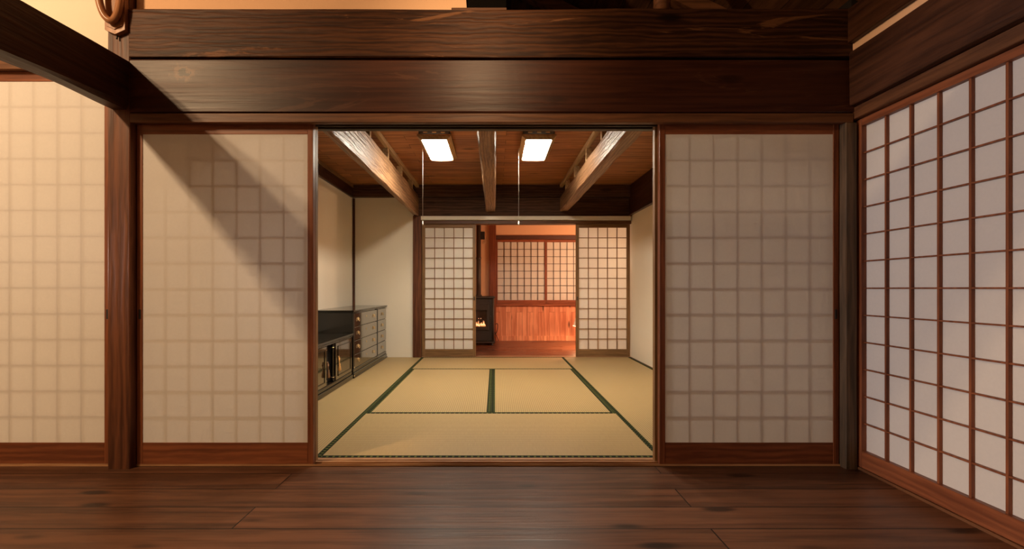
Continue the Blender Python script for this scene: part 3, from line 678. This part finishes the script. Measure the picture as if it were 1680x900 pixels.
link('glass', B(gx0 + 0.001, gx1 - 0.001, sy0 + 0.022, sy0 + 0.026, gz0 + 0.001, gz1 - 0.001), simple('soot_glass', (0.04, 0.015, 0.008), 0.15, spec=0.8), dr)
fl = BM(); random.seed(3)
for k in range(11):
    x = -0.30 + 0.014 * k + random.uniform(-.006, .006); h = random.uniform(0.03, 0.11)
    lathe(fl, (x, sy0 + 0.013, gz0 + 0.012), [(0.002, 0), (0.010, 0.012), (0.008, h * .5), (0.003, h * .85), (0.0005, h)], 8)
link('flames', fl, FLAME, st)
for k in range(9):
    x = -0.295 + 0.016 * k; z = gz0 + 0.012 + random.uniform(0, .035); link('ember', B(x - .008, x + .007, sy0 + 0.002, sy0 + 0.012, z, z + 0.016, b=0.003), EMBER, st)
for x in (-0.262, -0.226): link('ember', lathe(BM(), (x, sy0 + 0.012, gz0 + 0.135), [(0.002, 0), (0.006, 0.005), (0.002, 0.010)], 8), EMBER, st)
link('handle', tube(BM(), [(-0.07, sy0 + 0.03, 0.33), (-0.07, sy0 - 0.01, 0.34), (-0.07, sy0 - 0.01, 0.46), (-0.07, sy0 + 0.03, 0.47)], 0.008, 8), IRON, st)
link('side_column', tube(BM(), [(-0.032, sy0 + 0.012, 0.07), (-0.032, sy0 + 0.012, 0.75)], 0.014, 10), IRON, st)
for (x, y) in ((sx0 + .03, sy0 + .03), (sx1 - .03, sy0 + .03), (sx0 + .03, sy1 - .03), (sx1 - .03, sy1 - .03)):
    link('leg', lathe(BM(), (x, y, 0), [(0.016, 0), (0.022, 0.010), (0.014, 0.025), (0.018, 0.037)], 12), IRON, st)
bm = BM(); lathe(bm, (-0.275, 5.42, 0.785), [(0.055, 0), (0.055, 0.02), (0.040, 0.025), (0.040, 0.62), (0.046, 0.625), (0.046, 0.65), (0.040, 0.655), (0.040, 1.50)], 18)
link('flue_pipe', bm, IRON, st)
bm = BM(); box(bm, -0.24, -0.17, 5.40, 5.47, 1.74, 1.87, b=0.005); link('flue_bracket', bm, BLACK, st)
bm = BM(); pts = [(0.005 + 0.04 * math.sin(t * .9) + 0.01 * t * .3, 5.48 + 0.01 * t, 0.30 - 0.03 * t + 0.05 * math.sin(t * 1.3)) for t in [k * .35 for k in range(24)]]
pts = [(min(x, 0.12), y, max(z, 0.008)) for x, y, z in pts]
tube(bm, pts, 0.006, 6); link('power_cord', bm, BLACK, st)

sw = thing('light_switch', 'small light switch plate on the ochre wall above the stove', 'switch', (-0.185, FY, 1.72))
link('plate', B(-0.215, -0.150, FY - 0.008, FY, 1.69, 1.81, b=0.002), simple('ochre_switch_plate', (0.60, 0.38, 0.22), 0.4), sw)
link('rocker', B(-0.200, -0.165, FY - 0.012, FY - 0.008, 1.715, 1.785, b=0.001), simple('ochre_switch_rocker', (0.52, 0.32, 0.18), 0.4), sw)

fl_ = thing('floor_lamp', 'low glowing lamp on the far floor, half hidden by the right door', 'lamp', (1.395, 4.75, 0))
link('base', lathe(BM(), (1.395, 4.75, 0), [(0.12, 0), (0.12, 0.012), (0.07, 0.03), (0.02, 0.05), (0.015, 0.12)], 24), BLACK, fl_)
link('stem', lathe(BM(), (1.395, 4.75, 0.12), [(0.012, 0), (0.012, 0.30)], 12), BLACK, fl_)
bm = BM(); n = 32
for r0, z0_, r1, z1_ in ((0.19, 0.34, 0.115, 0.58),):
    A = [bm.verts.new((1.395 + r0 * math.cos(2 * PI * k / n), 4.75 + r0 * math.sin(2 * PI * k / n), z0_)) for k in range(n)]
    Bv = [bm.verts.new((1.395 + r1 * math.cos(2 * PI * k / n), 4.75 + r1 * math.sin(2 * PI * k / n), z1_)) for k in range(n)]
    for k in range(n): bm.faces.new((A[k], A[(k + 1) % n], Bv[(k + 1) % n], Bv[k])).smooth = True
shd = link('lamp_shade', bm, SHADE, fl_)
bm = BM(); tube(bm, [(1.395 + 0.19 * math.cos(2 * PI * k / n), 4.75 + 0.19 * math.sin(2 * PI * k / n), 0.338) for k in range(n + 1)], 0.004, 6); link('shade_rim', bm, SHRIM, shd)
link('bulb', lathe(BM(), (1.395, 4.75, 0.42), [(0.012, 0), (0.03, 0.03), (0.03, 0.05), (0.01, 0.075)], 14), emit('lamp_bulb', (1.0, 0.60, 0.28), 20), fl_)
lamp('floor_lamp_bulb', 'POINT', (1.395, 4.75, 0.40), 50, (1.0, 0.56, 0.27), 0.04)

# ------------------------------------------------------------------ carved hook on the left post
hk = thing('wall_hook', 'polished carved wooden hook on a pointed backplate at the top of the left post', 'wall hook', (-1.90, -0.05, 2.17))
link('backplate', prism(BM(), [(-1.950, 2.205), (-1.900, 2.183), (-1.850, 2.205), (-1.850, 2.75), (-1.950, 2.75)], -0.065, -0.0415), HOOKM, hk)
link('inner_plate', prism(BM(), [(-1.940, 2.222), (-1.900, 2.205), (-1.862, 2.222), (-1.862, 2.74), (-1.940, 2.74)], -0.070, -0.065), HOOKM, hk)
pts = []
for k in range(25):
    t = k / 24; a = PI + PI * t
    pts.append((-1.898 + (0.052 if t < .5 else 0.036) * math.cos(a), -0.105 + 0.03 * t, 2.38 + 0.145 * math.sin(a)))
pts = [(-1.950, -0.105, 2.72), (-1.950, -0.105, 2.55)] + pts + [(-1.862, -0.075, 2.55), (-1.862, -0.075, 2.72)]
link('hook', tube(BM(), pts, 0.0165, 12), HOOKM, hk)
link('peg', tube(BM(), [(-1.90, -0.050, 2.184), (-1.90, -0.052, 2.165)], 0.004, 8), BLACK, hk)

# ------------------------------------------------------------------ roof space above the lintel
def member(name, pts, wd, hg, m, label):
    bm = BM(); a, b_ = Vector(pts[0]), Vector(pts[1]); d = (b_ - a).normalized()
    side = d.cross(Vector((0, 0, 1))).normalized(); up = side.cross(d)
    q = []
    for P in (a, b_): q.append([bm.verts.new(P + side * su * wd / 2 + up * sv * hg / 2) for su, sv in ((-1, -1), (1, -1), (1, 1), (-1, 1))])
    for k in range(4): bm.faces.new((q[0][k], q[0][(k + 1) % 4], q[1][(k + 1) % 4], q[1][k]))
    bm.faces.new(q[0][::-1]); bm.faces.new(q[1]); o = link(name, bm, m); return tag(o, label, 'rafter')
rl = ['nearest sloping rafter in the dark roof space above the upper lintel beam', 'second sloping rafter in the dark roof space above the upper lintel beam', 'third sloping rafter in the roof space, deep behind the upper lintel beam', 'fourth sloping rafter in the roof space, deepest behind the upper lintel beam']
for k, lb in enumerate(rl):
    y = 0.45 + 0.62 * k; member('rafter', [(-1.4, y, 3.90), (1.72, y, 2.395)], 0.07, 0.09, RAFT, lb)
o = link('roof_strut', lathe(BM(), (0.875, 0.05, 2.322), [(0.043, 0), (0.042, 0.2), (0.044, 0.40)], 18), RAFT); tag(o, 'short upright strut standing on the upper lintel beam', 'strut')
o = link('roof_board', B(-0.222, 0.06, -0.02, 0.09, 2.323, 2.343, b=0.002), TRIM); tag(o, 'thin board lying on the upper lintel beam beside the plaster edge', 'board')
o = link('roof_block', B(-0.140, 0.06, 0.0, 0.20, 2.344, 2.60, b=0.004), simple('near_black_wood', (0.004, 0.003, 0.002), 0.9, spec=0.05)); tag(o, 'near-black timber block on the thin board above the upper lintel beam', 'block')  # block in one even near-black colour with almost no specular
